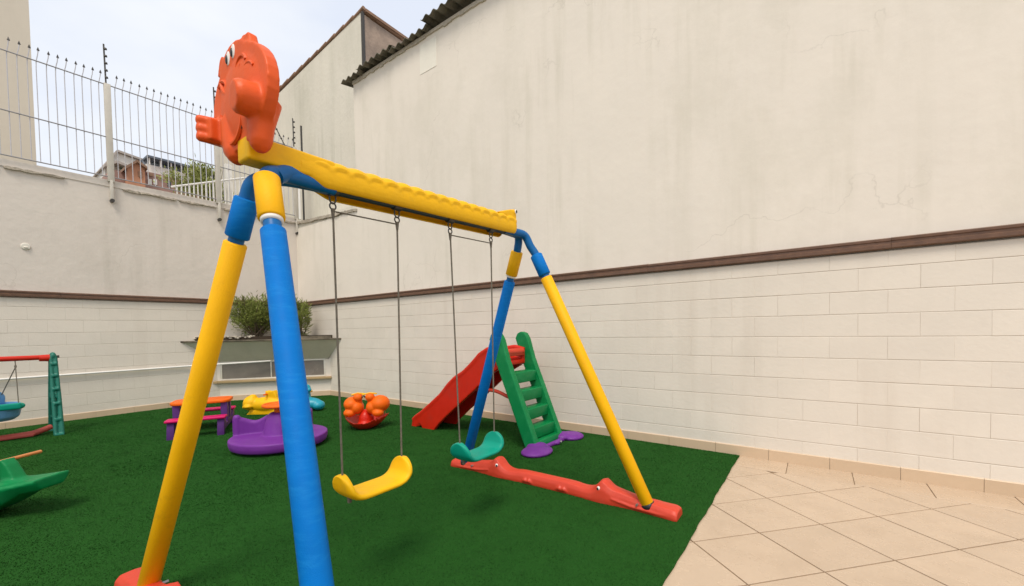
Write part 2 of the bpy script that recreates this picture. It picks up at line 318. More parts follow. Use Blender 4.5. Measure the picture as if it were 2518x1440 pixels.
# ------------------------------------------------------------------ block walls
def block_mesh(w_, h_, name='block', d=.02, c=.0035):
    a, b = w_/2, h_/2      # face towards -x, in the yz plane
    v = [(d, -a, -b), (d, a, -b), (d, a, b), (d, -a, b), (.0014, -a, -b), (.0014, a, -b), (.0014, a, b), (.0014, -a, b), (0, -a+.4*c, -b+c), (0, a-.4*c, -b+c), (0, a-.4*c, b-c), (0, -a+.4*c, b-c)]
    f = []
    for k in range(4):
        l_ = (k+1) % 4; f += [(k, k+4, l_+4, l_), (k+4, k+8, l_+8, l_+4)]
    f.append((11, 10, 9, 8)); me = bpy.data.meshes.new(name); me.from_pydata(v, [], f); me.update(); me.materials.append(MT['block']); return me
_bm = {}
def bmesh_for(w_, h_):
    k = (round(w_, 3), round(h_, 3))
    if k not in _bm: _bm[k] = block_mesh(*k)
    return _bm[k]
ROWS = [.026+.2015*k for k in range(11)]
def block_wall(root, s0, s1, off, swap, near, limit=300, joint=.0042):
    """blocks along the local axis; swap=False: wall face looks to -x, runs along y; swap=True: looks to -y, runs along x"""
    items = []
    for r_ in range(-1, 10):
        z0 = ROWS[r_] if r_ >= 0 else ROWS[0]-.2015; z1 = min(z0+.2015, 1.975); z0 = max(z0, .02)
        if z1-z0 < .03: continue
        s = s0-(.2 if r_ % 2 else 0)-off
        while s < s1:
            a, b = max(s, s0), min(s+.403, s1); s += .403
            if b-a > .06: items.append((abs((a+b)/2-near)+.001*r_, a, b, z0, z1))
    items.sort(); rest = MB()
    for k, (_, a, b, z0, z1) in enumerate(items):
        w_, h_ = b-a-.0003-random.choice((0, 0, 0, .0008, .002)), z1-z0-joint-random.choice((-.001, 0, 0, .0015)); c, z = (a+b)/2, (z0+z1)/2; pr = random.uniform(-.0009, .0009)
        if k < limit:
            o = child('block', bmesh_for(w_, h_), root, (c, pr, z) if swap else (pr, c, z), R(90) if swap else 0)
            o.rotation_euler.x = random.gauss(0, .0012) if not swap else 0
        else: rest.box(pr, .02, c-w_/2, c+w_/2, z-h_/2, z+h_/2)
    if rest.v:
        o = rest.build('block_rows', 'block', root, world=False, smooth=0); o['kind'] = 'stuff'
def skirting(root, s0, s1, L_, off, swap):
    s = s0+off
    while s < s1:
        a, b = s+.0015, min(s+L_, s1)-.0015; s += L_; m_ = MB()
        pf = [(.0, 0), (-.014, 0), (-.014, .104), (-.010, .109), (.0, .109)]
        if swap: m_.prism([(p[0], p[1]) for p in pf], 'x', a, b)
        else: m_.prism(pf, 'y', a, b)
        m_.build('skirting_tile', 'skirt', root, world=False, smooth=0)
def flashing(root, s0, s1, swap, pieces):
    pf = [(.06, 2.084), (-.012, 2.084), (-.040, 2.074), (-.040, 2.056), (-.032, 2.050), (-.032, 2.030), (-.042, 2.024), (-.042, 1.996), (-.032, 1.988), (.004, 1.988), (.06, 2.0)]
    cuts = [s0+(s1-s0)*k/pieces for k in range(pieces+1)]
    for k in range(pieces):
        j = random.uniform(-.0025, .0025); d = [(p[0]+random.uniform(-.001, .001), p[1]+j) for p in pf]
        MB().prism(d, 'x' if swap else 'y', cuts[k]+.001, cuts[k+1]-.001).build('flashing', 'flash', root, world=False, smooth=0)

AW = -.0115
rw = thing('block_wall', 'long cream painted block wall on the right under a brown metal flashing', 'wall', (4.84, 0, 0), AW)
MB().box(.0035, .2, -2.6, 9.95, -.04, 1.975).build('wall_core', 'mortar', rw, world=False, smooth=0)
block_wall(rw, -2.6, 9.9, .12, False, 0.5)
skirting(rw, -2.6, 8.75, .485, .07, False); flashing(rw, -2.6, 9.9, False, 6)
lw = thing('block_wall', 'cream painted block wall at the left back behind the baby swing', 'wall', (0, 9.8, 0), 0)
MB().box(-2.6, 5.0, .0035, .2, -.04, 1.975).build('wall_core', 'mortar', lw, world=False, smooth=0)
block_wall(lw, -2.6, 4.93, .25, True, 1.0)
skirting(lw, -2.6, 3.5, .485, .2, True); flashing(lw, -2.6, 4.88, True, 4)

# ------------------------------------------------------------------ upper walls, neighbouring houses
hs = thing('neighbour_house', 'tall cream plastered house wall with corrugated grey roof edge above the right wall', 'house', (4.84, 0, 0), AW)
MB().box(.045, .35, -3.2, 7.42, 1.96, 6.30).build('wall', 'plaster', hs, world=False, smooth=0)
MB().box(.040, .06, 5.05, 5.45, 5.72, 6.2).build('paint_patch', 'patch', hs, world=False, smooth=0)
def corr_sheet(y0, y1, z, x0=-.10, depth=2.4, pitch=.177, amp=.026, th=.012, slope=.16):
    n = int((y1-y0)/pitch*10)+1; v = []; f = []
    for ix, xx in enumerate((x0, x0+.25, x0+depth)):
        for k in range(n):
            y = y0+(y1-y0)*k/(n-1); h = amp*math.sin(2*math.pi*(y-y0)/pitch+.5)
            v += [(xx, y, z+(xx-x0)*slope+h), (xx, y, z+(xx-x0)*slope+h+th)]
    for ix in range(2):
        for k in range(n-1):
            a = ix*2*n+2*k; b = a+2; c = a+2*n; d = c+2
            f += [(a, b, d, c), (a+1, c+1, d+1, b+1)]
            if ix == 0: f.append((a, a+1, b+1, b))
    return v, f
yy = 7.62; zz = 6.315
for k, (wd, dz, dx) in enumerate([(.55, 0, 0), (.95, .03, -.02), (.92, .012, .01), (.95, .085, -.05), (1.0, .09, -.04), (1.0, .08, -.05), (1.0, .09, -.04), (1.0, .085, -.05)]):
    v, f = corr_sheet(yy-wd-.09, yy, zz+dz+(.014 if k % 2 else 0), -.10+dx); yy -= wd
    MB().add(v, f).build('roof_sheet', 'fibro', hs, world=False, smooth=60)
bd = MB(); y = 7.4                              # rough mortar bedding under the sheets
while y > 1.2:
    bd.box(.02, .2, y-.07, y+.02, 6.27+random.uniform(-.02, .01), 6.325); y -= .0885
bd.build('mortar_bedding', 'rough_mortar', hs, world=False, smooth=0)
# set-back pale building with the half gable
gh = thing('gable_house', 'pale greyish building with sloping tiled verge and bare brown end wall behind the corner', 'house', (5.4, 7.7, 0), 0)
MB().prism([(7.70, 1.9), (15.5, 1.9), (15.5, 7.35), (11.26, 7.66), (7.70, 8.07)], 'x', 5.4, 5.62).build('wall', 'plaster_grey', gh, smooth=0)
MB().box(5.40, 8.2, 7.66, 7.699, 5.6, 8.0).build('end_wall', 'bare', gh, smooth=0)
MB().box(5.385, 5.43, 7.645, 7.712, 5.6, 8.06).build('corner_trim', 'dsteel', gh, smooth=0)
def verge(n, p0, p1, nm, side):
    for k in range(n):
        a, b = lerp(p0, p1, k/n), lerp(p0, p1, (k+1)/n); d = (b-a); up = Vector((0, 0, .014))
        MB().tube([a-d*.05+up*.2, b+d*.10+up*1.9], [.034, .044], 8).build(nm, 'rooft', gh, smooth=60)
verge(16, (5.41, 13.4, 7.53), (5.41, 7.66, 8.09), 'verge_tile', 0)
verge(9, (5.42, 7.66, 8.075), (8.3, 7.66, 7.95), 'verge_tile', 1)
MB().prism([(7.6, 8.06), (15.5, 7.33), (15.5, 7.42), (7.6, 8.12)], 'x', 5.44, 8.3).build('roof', 'rooft', gh, smooth=0)
# plaster wall between corner and tall house (top roughly broken off)
uw = thing('plaster_wall', 'low plaster wall piece with broken mortar top between the corner and the tall house', 'wall', (4.95, 8.6, 0), 0)
MB().box(4.975, 5.3, 7.35, 9.95, 1.96, 3.8).build('wall', 'plaster', uw, smooth=0)
def ragged(p0, p1, z0, z1, hl, hh, thick, n, nm, parent, axis, m='rough_mortar'):
    """strip of broken mortar: ragged lower edge, runs from p0 to p1"""
    p0, p1 = Vector(p0), Vector(p1); d = (p1-p0); t = Vector((0, -thick, 0)) if axis == 'x' else Vector((-thick, 0, 0)); v = []; f = []
    a_ = 0
    for k in range(n+1):
        a_ = a_*.6+random.uniform(-1, 1)*.5; b = p0+d*k/n; zl = z0+(z1-z0)*k/n; lo = zl-hl*(.5+.5*a_); hi = zl+hh+random.uniform(-.008, .01)
        q = [Vector((b.x, b.y, lo)), Vector((b.x, b.y, lo))+t*(.6+.5*random.random()), Vector((b.x, b.y, hi))+t*(.6+.5*random.random()), Vector((b.x, b.y, hi))]; v += q
    for k in range(n):
        a = 4*k; b = a+4
        for i in range(3): f.append((a+i, a+i+1, b+i+1, b+i))
    f += [(0, 1, 2, 3), (4*n+3, 4*n+2, 4*n+1, 4*n)]
    return MB().add(v, f).build(nm, m, parent, smooth=30)
ragged((4.99, 7.4, 0), (5.0, 9.9, 0), 3.80, 3.94, .05, .03, .05, 50, 'broken_mortar_edge', uw, 'y', 'crumbled')
MB().box(5.0, 5.3, 7.4, 9.95, 3.78, 3.93).build('top_course', 'plaster_grey', uw, smooth=0)
ul = thing('plaster_wall', 'cream plaster wall on the left, toned grey for shade, with cracked mortar top carrying the spiked fence', 'wall', (1, 9.84, 0), 0)
MB().box(-3, 5.02, 9.84, 10.05, 1.96, 4.0).build('wall', 'plaster_left', ul, smooth=0)
MB().box(-3, 5.02, 9.828, 10.06, 3.945, 4.055).build('mortar_cap', 'plaster_left', ul, smooth=0)
for a, b in ((-.9, .55), (.62, 1.25), (1.95, 2.7), (2.75, 3.35), (3.5, 5.0)):
    ragged((a, 9.835, 0), (b, 9.835, 0), 3.935, 3.935, .034, .012, .040, int((b-a)*26), 'crack_edge', ul, 'x', 'crumbled')

# ------------------------------------------------------------------ spiked fence on the left wall
fn = thing('spiked_fence', 'thin grey metal fence with curved arrow tips on the left wall', 'fence', (1.8, 9.86, 4.05), 0)
FY = 9.80
bar0 = None
for k in range(-12, 41):
    x = 1.0+.1*k+.002*random.gauss(0, 1)
    if min(abs(x-q) for q in (.2, 1.8, 3.4, 4.98)) < .04: continue
    if bar0 is None:
        MBa = MB().tube([(0, 0, 4.10), (0, 0, 5.55), (.004, 0, 5.66), (.022, -.01, 5.76), (.03, -.014, 5.83)], .0062, 6); bar0 = MBa.build('bar', 'barpaint', fn, world=False, loc=(0, 0, 0)); bme = bar0.data
        tme = MB().lathe([(.001, -.008), (.017, -.004), (.014, .010), (.001, .05)], seg=6).build('spear_tip', 'dsteel', bar0, world=False); tip_me = tme.data
        bar0.matrix_parent_inverse = Matrix.Identity(4); bar0.location = (x-1.8, FY-9.86, -4.05); tme.location = (.03, -.014, 5.83); continue
    b = child('bar', bme, fn, (x-1.8, FY-9.86, -4.05)); b.rotation_euler = (random.gauss(0, .0008), random.gauss(0, .0008), random.gauss(0, .15)); child('spear_tip', tip_me, b, (.03, -.014, 5.83))
for z in (4.10, 4.77, 5.66):
    MB().tube([(-1.2, FY-.012, z), (4.98, FY-.012, z)], .0095, 6).build('rail', 'railpaint', fn)
for x in (.2, 1.8, 3.4, 4.97):
    MB().box(x-.042, x+.042, FY-.03, FY+.03, 4.02, 5.68).build('post', 'post', fn, bevel=.004)
    MB().box(x-.02, x+.02, FY-.04, FY+.06, 3.68, 4.04).build('post_foot', 'post', fn, bevel=.003)
    MB().tube([(x, FY-.042, 3.70), (x, FY+.03, 3.70)], .03, 8).build('bolt', 'dsteel', fn)
for x in (.2, 1.8, 3.4, 4.97):
    e = thing('electric_fence_rod', {.2: 'thin rod with insulators at the left end of the spiked fence', 1.8: 'tall thin rod with insulators rising above the middle fence post', 3.4: 'thin insulator rod on the fence post behind the orange animal head', 4.97: 'insulator rod at the corner end of the spiked fence'}[x], 'rod', (x, FY, 5.68), 0, 'insulator rods on the fence posts')
    MB().tube([(x-.012, FY, 5.68), (x-.02, FY, 6.34)], .012, 6).build('rod', 'dsteel', e)
    for k in range(5): MB().lathe([(.006, -.016), (.024, -.012), (.02, .012), (.006, .016)], (x-.005, FY-.02, 5.78+.12*k), 8).build('insulator', 'dsteel', e)
br = thing('stay_rod', 'slanting insulator stay leaning against the corner fence rod', 'rod', (4.9, FY, 5.5), 0)
MB().tube([(4.96, FY-.03, 5.25), (4.52, FY-.05, 6.0)], .010, 6).build('rod', 'dsteel', br)
for k in range(4):
    p = lerp((4.96, FY-.03, 5.25), (4.52, FY-.05, 6.0), .25+.22*k); MB().lathe([(.006, -.016), (.022, -.012), (.02, .012), (.006, .016)], p, 8).build('insulator', 'dsteel', br)
# thin drain pipe where the two walls meet
dp = MB().tube([(5.10, 9.72, 3.98), (5.10, 9.72, 6.2)], .022, 8).build('drain_pipe', 'dsteel'); tag(dp, 'dark thin vertical pipe on the pale wall at the corner', 'pipe')
wp = MB().tube([(4.98, 9.66, 4.0), (4.98, 9.66, 5.0)], .03, 10).build('drain_pipe', 'white'); tag(wp, 'white vertical pipe standing just left of the dark corner pipe', 'pipe')

# ------------------------------------------------------------------ background beyond the fence
bl = thing('apartment_building', 'tall plain beige building edge at the far left behind the fence', 'building', (-2, 15, 0), 0)
MB().box(-9, 1.36, 14, 22, -.04, 15).build('wall', 'beige', bl, smooth=0)
MB().box(-9, 1.40, 13.95, 22.1, 15.0, 15.2).build('parapet', 'beige', bl, smooth=0)
K = 30/9.78
def bp(x, z): return (x*K, 1.35+(z-1.35)*K)     # from the fence plane out to y=30
def hbox(x0, x1, z0, z1, y0=30, y1=34):
    a, b = bp(x0, z0), bp(x1, z1); return MB().box(a[0], b[0], y0, y1, a[1], b[1])
h1 = thing('background_house', 'far white house with low gable seen through the fence', 'house', (6.5, 36, 0), 0)
MB().prism([(5.95, -.04), (8.2, -.04), (8.2, 12.2), (6.55, 12.45), (6.0, 11.5)], 'y', 34, 40).build('wall', 'hwhite', h1, smooth=0)
MB().prism([(5.85, 11.35), (6.48, 12.5), (6.56, 12.58), (8.3, 12.32), (8.3, 12.22), (6.56, 12.46), (5.95, 11.38)], 'y', 33.8, 40).build('roof', 'rooflight', h1, smooth=0)
for x in (6.1, 6.75): MB().box(x, x+.4, 33.93, 34.02, 10.75, 11.15).build('window', 'hwin', h1, smooth=0)
MB().prism([(5.85, 11.35), (6.4, 11.75), (7.1, 11.55), (7.1, 11.42), (6.4, 11.6), (5.85, 11.22)], 'y', 33.2, 34).build('porch_roof', 'rooflight', h1, smooth=0)
MB().box(5.95, 7.0, 33.3, 33.95, -.04, 10.75).build('porch', 'hwhite', h1, smooth=0)
h2 = thing('background_house', 'far orange and old brick house with small windows seen through the fence', 'house', (7, 30, 0), 0)
MB().prism([(6.16, -.04), (6.9, -.04), (6.9, 10.62), (6.56, 10.85), (6.16, 10.45)], 'y', 30, 34).build('front_wall', 'terra', h2, smooth=0)
MB().box(6.9, 10.4, 30.3, 32, -.04, 10.60).build('brick_wall', 'pinkb', h2, smooth=0)
MB().prism([(6.0, 10.40), (6.56, 10.98), (7.0, 10.7), (7.0, 10.58), (6.56, 10.84), (6.0, 10.26)], 'y', 29.8, 34).build('roof', 'rooft', h2, smooth=0)
MB().box(5.6, 6.15, 30.5, 33, -.04, 10.35).build('side_wall', 'pinkb', h2, smooth=0)
for x, z, mm in ((7.08, 9.9, 'hwhite'), (7.32, 9.95, 'hwhite'), (7.95, 10.0, 'hwin'), (8.5, 10.0, 'hwin'), (6.62, 10.1, 'rooft'), (9.1, 10.0, 'hwin')):
    y0 = 30.24 if x > 6.9 else 29.95; MB().box(x, x+.16, y0, y0+.08, z, z+.3).build('window', mm, h2, smooth=0)
for k in range(6): MB().box(7.05+.42*k, 7.3+.42*k, 30.22, 30.32, 10.38, 10.52).build('vent', 'rooft', h2, smooth=0)
cp = thing('metal_canopy', 'long blue-grey rooftop canopy on thin posts far behind the fence', 'canopy', (9.5, 33, 11), 0)
MB().box(7.5, 11.9, 32, 36, 12.0, 12.12).build('roof_sheet', 'canopy', cp, smooth=0)
for k in range(9):
    x = 7.6+.52*k; MB().box(x, x+.05, 32.1, 32.2, 11.6, 12.0).build('post', 'hwhite', cp, smooth=0)
MB().box(7.5, 11.8, 32.9, 33.0, 11.3, 12.0).build('glazing', 'skyglass', cp, smooth=0)
MB().box(7.5, 11.8, 32.6, 36.5, -.04, 11.3).build('terrace_wall', 'hwhite', cp, smooth=0)
MB().box(7.5, 11.8, 32.3, 32.4, 11.0, 11.66).build('parapet', 'hwhite', cp, smooth=0)
# neighbour's sloping white railing and pale shrubs right behind the wall
rl = thing('white_railing', 'white vertical bar railing with sloping handrail just behind the left wall', 'railing', (3.8, 11, 0), 0)
for k in range(26):
    x = 3.05+.075*k; zt = min(4.55+.42*(x-3.05), 5.1); MB().tube([(x, 11.0, 3.9), (x, 11.0, zt)], .012, 6).build('bar', 'white', rl)
MB().tube([(2.95, 11.0, 4.5), (4.4, 11.0, 5.1), (5.0, 11.0, 5.1)], .02, 8).build('handrail', 'white', rl)
MB().box(2.9, 5.1, 10.8, 11.6, -.04, 4.1).build('plinth', 'plaster_grey', rl, smooth=0)
MB().box(4.02, 4.14, 11.1, 11.2, 4.1, 5.35).build('end_post', 'white', rl, smooth=0)

def leaf_mass(c, rad, n, size, seed, elong=3.0, hollow=.35, up=.5, spikes=0):
    rg = np.random.default_rng(seed); V = []; F = []
    cl = rg.normal(0, 1, (max(6, n//160), 3)); cl /= np.linalg.norm(cl, axis=1)[:, None]; cl *= rg.uniform(hollow, 1.0, (len(cl), 1))
    i = rg.integers(0, len(cl), n); p = cl[i]*.86+rg.normal(0, .15, (n, 3)); p = p*np.array(rad)+np.array(c)
    d = rg.normal(0, 1, (n, 3)); d[:, 2] = np.abs(d[:, 2])*.7+up; d += (p-np.array(c))/np.array(rad)*.8; d /= np.linalg.norm(d, axis=1)[:, None]
    s = np.cross(d, rg.normal(0, 1, (n, 3))); s /= np.linalg.norm(s, axis=1)[:, None]; sz = size*rg.uniform(.6, 1.4, (n, 1))
    a, b, e = p, p+d*sz*.5+s*sz/elong/2, p+d*sz; b2 = p+d*sz*.5-s*sz/elong/2
    V = np.stack([a, b, e, b2], 1).reshape(-1, 3); F = [(4*k, 4*k+1, 4*k+2, 4*k+3) for k in range(n)]
    m_ = MB(); m_.v = [tuple(q) for q in V]; m_.f = F; return m_
def shrub(name, label, base, c, rad, n, size, m, seed, stems=9, group=None, elong=4.5):
    t = thing(name, label, 'shrub', base, 0, group)
    leaf_mass(c, rad, n, size, seed, elong).build('crown', m, t, smooth=0)
    rg = random.Random(seed); st = MB()
    for k in range(stems):
        e = Vector((c[0]+rg.uniform(-.8, .8)*rad[0], c[1]+rg.uniform(-.8, .8)*rad[1], c[2]+rg.uniform(-.2, .9)*rad[2])); b = Vector(base)+Vector((rg.uniform(-.1, .1), rg.uniform(-.1, .1), 0))
        md = lerp(b, e, .5)+Vector((rg.uniform(-.05, .05), rg.uniform(-.05, .05), .05)); st.tube([b, md, e], [.012, .008, .003], 6)
    st.build('stems', 'stem', t); return t
shrub('hedge_shrub', 'pale yellow-green shrub behind the white railing', (3.9, 11.7, 3.9), (3.80, 11.5, 4.85), (.72, .32, .52), 3600, .10, 'leafp', 5)
shrub('far_tree', 'dark green tree top behind the orange far house', (6.95, 33, 9), (6.95, 32.8, 11.0), (.42, .4, .38), 1400, .14, 'leafd', 6, elong=2.5)

# ------------------------------------------------------------------ corner planter box with window
A0, B0 = Vector((4.93, 8.50, 0)), Vector((3.26, 9.80, 0)); dd = (B0-A0).normalized(); LEN = (B0-A0).length
ang = math.atan2((A0-B0).y, (A0-B0).x)           # local x runs from the left end to the right end
cb = thing('corner_planter', 'raised corner planter with sloping grey-green front over a low strip window', 'planter', B0, ang)
def W(m_, *a, **k): return m_.build(*a, cb, world=False, **k)
W(MB().prism([(-.05, .02), (LEN+.06, .02), (LEN/2, 1.1)], 'z', -.04, .40), 'lower_wall', 'block', smooth=0)
W(MB().prism([(-.0, .06), (LEN, .06), (LEN/2, 1.1)], 'z', .40, .80), 'inner_wall', 'planter', smooth=0)
W(MB().box(-.02, .06, .0, .12, .40, .80), 'window_jamb', 'block', smooth=0); W(MB().box(LEN-.10, LEN+.02, .0, .12, .40, .80), 'window_jamb', 'block', smooth=0)
for k in range(4):
    a, b = LEN*k/4+.002, LEN*(k+1)/4-.002; W(MB().box(a, b, .004, .022, 0, .109), 'skirting_tile', 'skirt', smooth=0)
fr = W(MB().box(.05, LEN-.09, .0, .04, .425, .455).box(.05, LEN-.09, .0, .04, .775, .805).box(.05, .085, .0, .04, .455, .775).box(LEN-.125, LEN-.09, .0, .04, .455, .775)
       .box(.965, .985, .0, .04, .455, .775).box(1.5, 1.52, .0, .04, .455, .775), 'window_frame', 'frame', bevel=.003)
for a, b in ((.087, .963), (.987, 1.498), (1.522, LEN-.127)): MB().box(a, b, .02, .026, .457, .773).build('pane', 'glass', fr, world=False, smooth=0)
W(MB().box(-.06, LEN+.02, -.06, .06, .375, .424), 'sill', 'sill', bevel=.004)
# sloping fascia: flares outward towards the top
zt = 1.215; xo0, xo1, yo = -.46, LEN+.30, -.36
v = [(.02, .03, .80), (LEN-.04, .03, .80), (xo1, yo+.03, zt), (xo0, yo+.03, zt), (.05, .5, .80), (LEN-.05, .5, .80), (LEN-.2, .6, zt), (.2, .6, zt)]
W(MB().add(v, [(0, 1, 2, 3), (1, 5, 6, 2), (4, 0, 3, 7), (5, 4, 7, 6), (1, 0, 4, 5), (3, 2, 6, 7)]), 'fascia', 'planter', smooth=0)
W(MB().prism([(xo0-.03, yo), (xo1+.03, yo), (LEN/2+.2, 1.0), (LEN/2-.2, 1.0)], 'z', zt, zt+.035), 'ledge', 'slab', bevel=.006)
W(MB().prism([(xo0+.2, yo+.10), (xo1-.2, yo+.10), (LEN/2+.15, .9), (LEN/2-.15, .9)], 'z', zt+.03, zt+.10), 'soil', 'soil', smooth=0)
W(MB().box(LEN*.58, LEN+.08, yo+.06, yo+.10, zt+.036, zt+.085), 'edge_board', 'slab', smooth=0)
deb = MB(); rg = random.Random(3)
for k in range(70): deb.ell((rg.uniform(-.3, .75), yo+rg.uniform(.08, .16), zt+.07+rg.uniform(0, .04)), (rg.uniform(.012, .035), .02, rg.uniform(.008, .022)), seg=6, rings=4)
o = W(deb, 'dry_litter', 'rough_mortar', smooth=0); o['kind'] = 'stuff'
def wl(x, y, z): return Vector(B0)+Vector((math.cos(ang)*x-math.sin(ang)*y, math.sin(ang)*x+math.cos(ang)*y, z))
p = wl(.72, .02, 1.3); shrub('rosemary_shrub', 'wide bushy green shrub on the left part of the corner planter', p, (p.x, p.y, 1.69), (.54, .42, .50), 7000, .09, 'leaf', 11, 40, 'shrubs in the corner planter', elong=7)
p = wl(1.52, .02, 1.3); shrub('rosemary_shrub', 'narrower upright shrub on the right part of the corner planter', p, (p.x, p.y, 1.69), (.25, .26, .52), 3200, .09, 'leaf', 12, 24, 'shrubs in the corner planter', elong=7)
pi = MB().tube([(-2.5, 9.765, .738), (2.7, 9.765, .765), (2.8, 9.75, .766), (3.98, 9.10, .80)], .017, 10).build('conduit', 'white'); tag(pi, 'white conduit pipe running along the lower left wall to the planter', 'pipe')
lp = thing('wall_light', 'small white round fitting high on the left plaster wall', 'wall light', (.80, 9.84, 2.77), 0)
MB().lathe([(.05, 0), (.052, .010), (.045, .018), (.02, .02)], (.80, 9.84, 2.77), 20, Matrix.Rotation(R(90), 4, 'X')).build('base', 'frame', lp)
MB().ell((.80, 9.815, 2.755), (.025, .012, .012)).build('lens', 'frame', lp)

# ------------------------------------------------------------------ big swing set
YB = 1.88
sw = thing('swing_set', 'large two-seat plastic swing frame with yellow crocodile beam and orange animal head', 'swing set', (1.78, YB, 0), 0)
ZB = 2.045
def zt_beam(x): return .036*(x-1.1)
# --- beam: two half shells with scale-like waves, round a steel pipe
def shell(side):
    n, k = 168, 30; v = []; f = []
    X0, X1 = (.955, 2.60) if side < 0 else (1.02, 2.50)
    base = [(.022, .004), (.034, .0), (.045, .006), (.053, .020), (.057, .04), (.058, .06), (.056, .08), (.051, .098), (.042, .113), (.029, .123), (.014, .128), (0, .130)]
    def sec(q):          # resampled cross-section, q 0 (inner bottom edge) .. 1 (ridge)
        a = q*(len(base)-1); i = min(int(a), len(base)-2); t = a-i; return base[i][0]*(1-t)+base[i+1][0]*t, base[i][1]*(1-t)+base[i+1][1]*t
    for i in range(n+1):
        t = i/n; x = X0+(X1-X0)*t
        e = min(1, (x-X0)/.13); e = e*e*(3-2*e); end = min(1, (X1-x)/.03); end = math.sqrt(max(0, 1-(1-end)**2))
        sc = abs(math.sin(math.pi*(x-1.0)/.098)); br = max(0, 1-abs(x-2.625)/.075)
        for j in range(k+1):
            q = j/k; y, z = sec(q); th_ = .50+.11*sc; up = min(1, max(0, (q-th_)/.035)); up = up*up*(3-2*up)
            o_ = (.0065*up*(.6+.4*sc)+.004*sc*(1 if q > .62 else 0))*e
            y = y*(.94+.06*e)*(.55+.45*end)+(o_ if q < .97 else 0)*min(1, q*3); z = (.042*(1-e))*(1-q)+z*(.35+.65*end)+o_*q+.03*(1-end)
            v.append((x, YB+side*(y+(.006 if side > 0 else 0)), 2.024+zt_beam(x)+z-(.030 if side > 0 else 0)))
    for i in range(n):
        for j in range(k):
            a = i*(k+1)+j; q = (a, a+1, a+k+2, a+k+1); f.append(q if side < 0 else q[::-1])
    f.append(tuple(range(k, -1, -1)) if side < 0 else tuple(range(k+1))); f.append(tuple(n*(k+1)+j for j in range(k+1)) if side < 0 else tuple(n*(k+1)+j for j in range(k, -1, -1)))
    return MB().add(v, f).build('beam_shell', 'yellow', sw, smooth=60)
shell(-1); shell(1)
nb = MB().box(.742, 1.12, YB-.053, YB+.053, 2.056, 2.156).build('beam_nose', 'yellow', sw, bevel=.012, bseg=3)
MB().tube([(.97, YB, 2.034+zt_beam(.97)), (2.72, YB, 2.034+zt_beam(2.72))], .019, 12).build('beam_pipe', 'dkpipe', sw)
hm = MB().prism([(2.36, 2.195), (2.44, 2.222), (2.53, 2.250), (2.575, 2.252), (2.592, 2.235), (2.592, 2.17)], 'y', YB-.048, YB+.035).ell((2.565, YB-.038, 2.235), (.028, .018, .024)).build('croc_brow', 'yellow', sw, remesh=.007, sm=5)
MB().ell((2.576, YB-.053, 2.240), (.013, .006, .016)).build('eye', 'white', hm); MB().ell((2.580, YB-.057, 2.240), (.010, .005, .012)).build('pupil', 'black', hm)
# --- legs
def leg_pt(near, side, z):
    """point of a leg axis; side -1 towards the paving, +1 towards the back"""
    t = (1.763-z); x = (.7725-.113*t) if near else (2.795+.113*t); return Vector((x, YB+side*(.172+.424*t), z))
def sleeve(name, a, b, r_, m, taper=.0):
    d = (b-a).normalized(); e = .006
    return MB().tube([a, a+d*e, b-d*e, b], [r_-.006, r_, r_-taper, r_-taper-.006], 28).build(name, m, sw, smooth=60)
for near in (True, False):
    for side in (-1, 1):
        foot, top = leg_pt(near, side, .055), leg_pt(near, side, 1.755)
        lowblue = (side < 0) == near
        xi = .93 if near else 2.69; sgn = 1 if near else -1; dz = 0 if near else .055
        core = [leg_pt(near, side, 1.70), leg_pt(near, side, 1.86), leg_pt(near, side, 1.94), leg_pt(near, side, 2.005)+Vector((sgn*.012, -side*.008, 0)), Vector((xi-.03*sgn, YB+side*.03, 2.035+dz)), Vector((xi+.10*sgn, YB+side*.012, 2.043+dz)), Vector((xi+.2*sgn, YB+side*.01, 2.043+dz))]
        MB().tube(smoothpath(core, 6), .031 if not (near and side < 0) else .033, 16).build('bent_pipe', 'blue', sw, smooth=60)
        sleeve('leg_sleeve', foot, top, .0465, 'bfoam' if lowblue else 'yfoam', .001)
        a, b = leg_pt(near, side, 1.80 if lowblue else 1.775), leg_pt(near, side, 1.985 if lowblue else 1.935)
        sleeve('upper_sleeve', a, b, .049 if lowblue else .0475, 'yfoam' if lowblue else 'bfoam')
        if lowblue: sleeve('white_ring', leg_pt(near, side, 1.785), leg_pt(near, side, 1.806), .041, 'white')
        sleeve('foot_socket', leg_pt(near, side, .03), leg_pt(near, side, .075), .052, 'black')
# the blue elbow filling the notch at the near end of the beam
MB().tube(smoothpath([(.845, YB-.05, 2.01), (.90, YB-.03, 2.045), (.97, YB-.012, 2.050), (1.10, YB, 2.046)], 6), [.036]*19, 16).build('elbow_pipe', 'blue', sw, smooth=60)
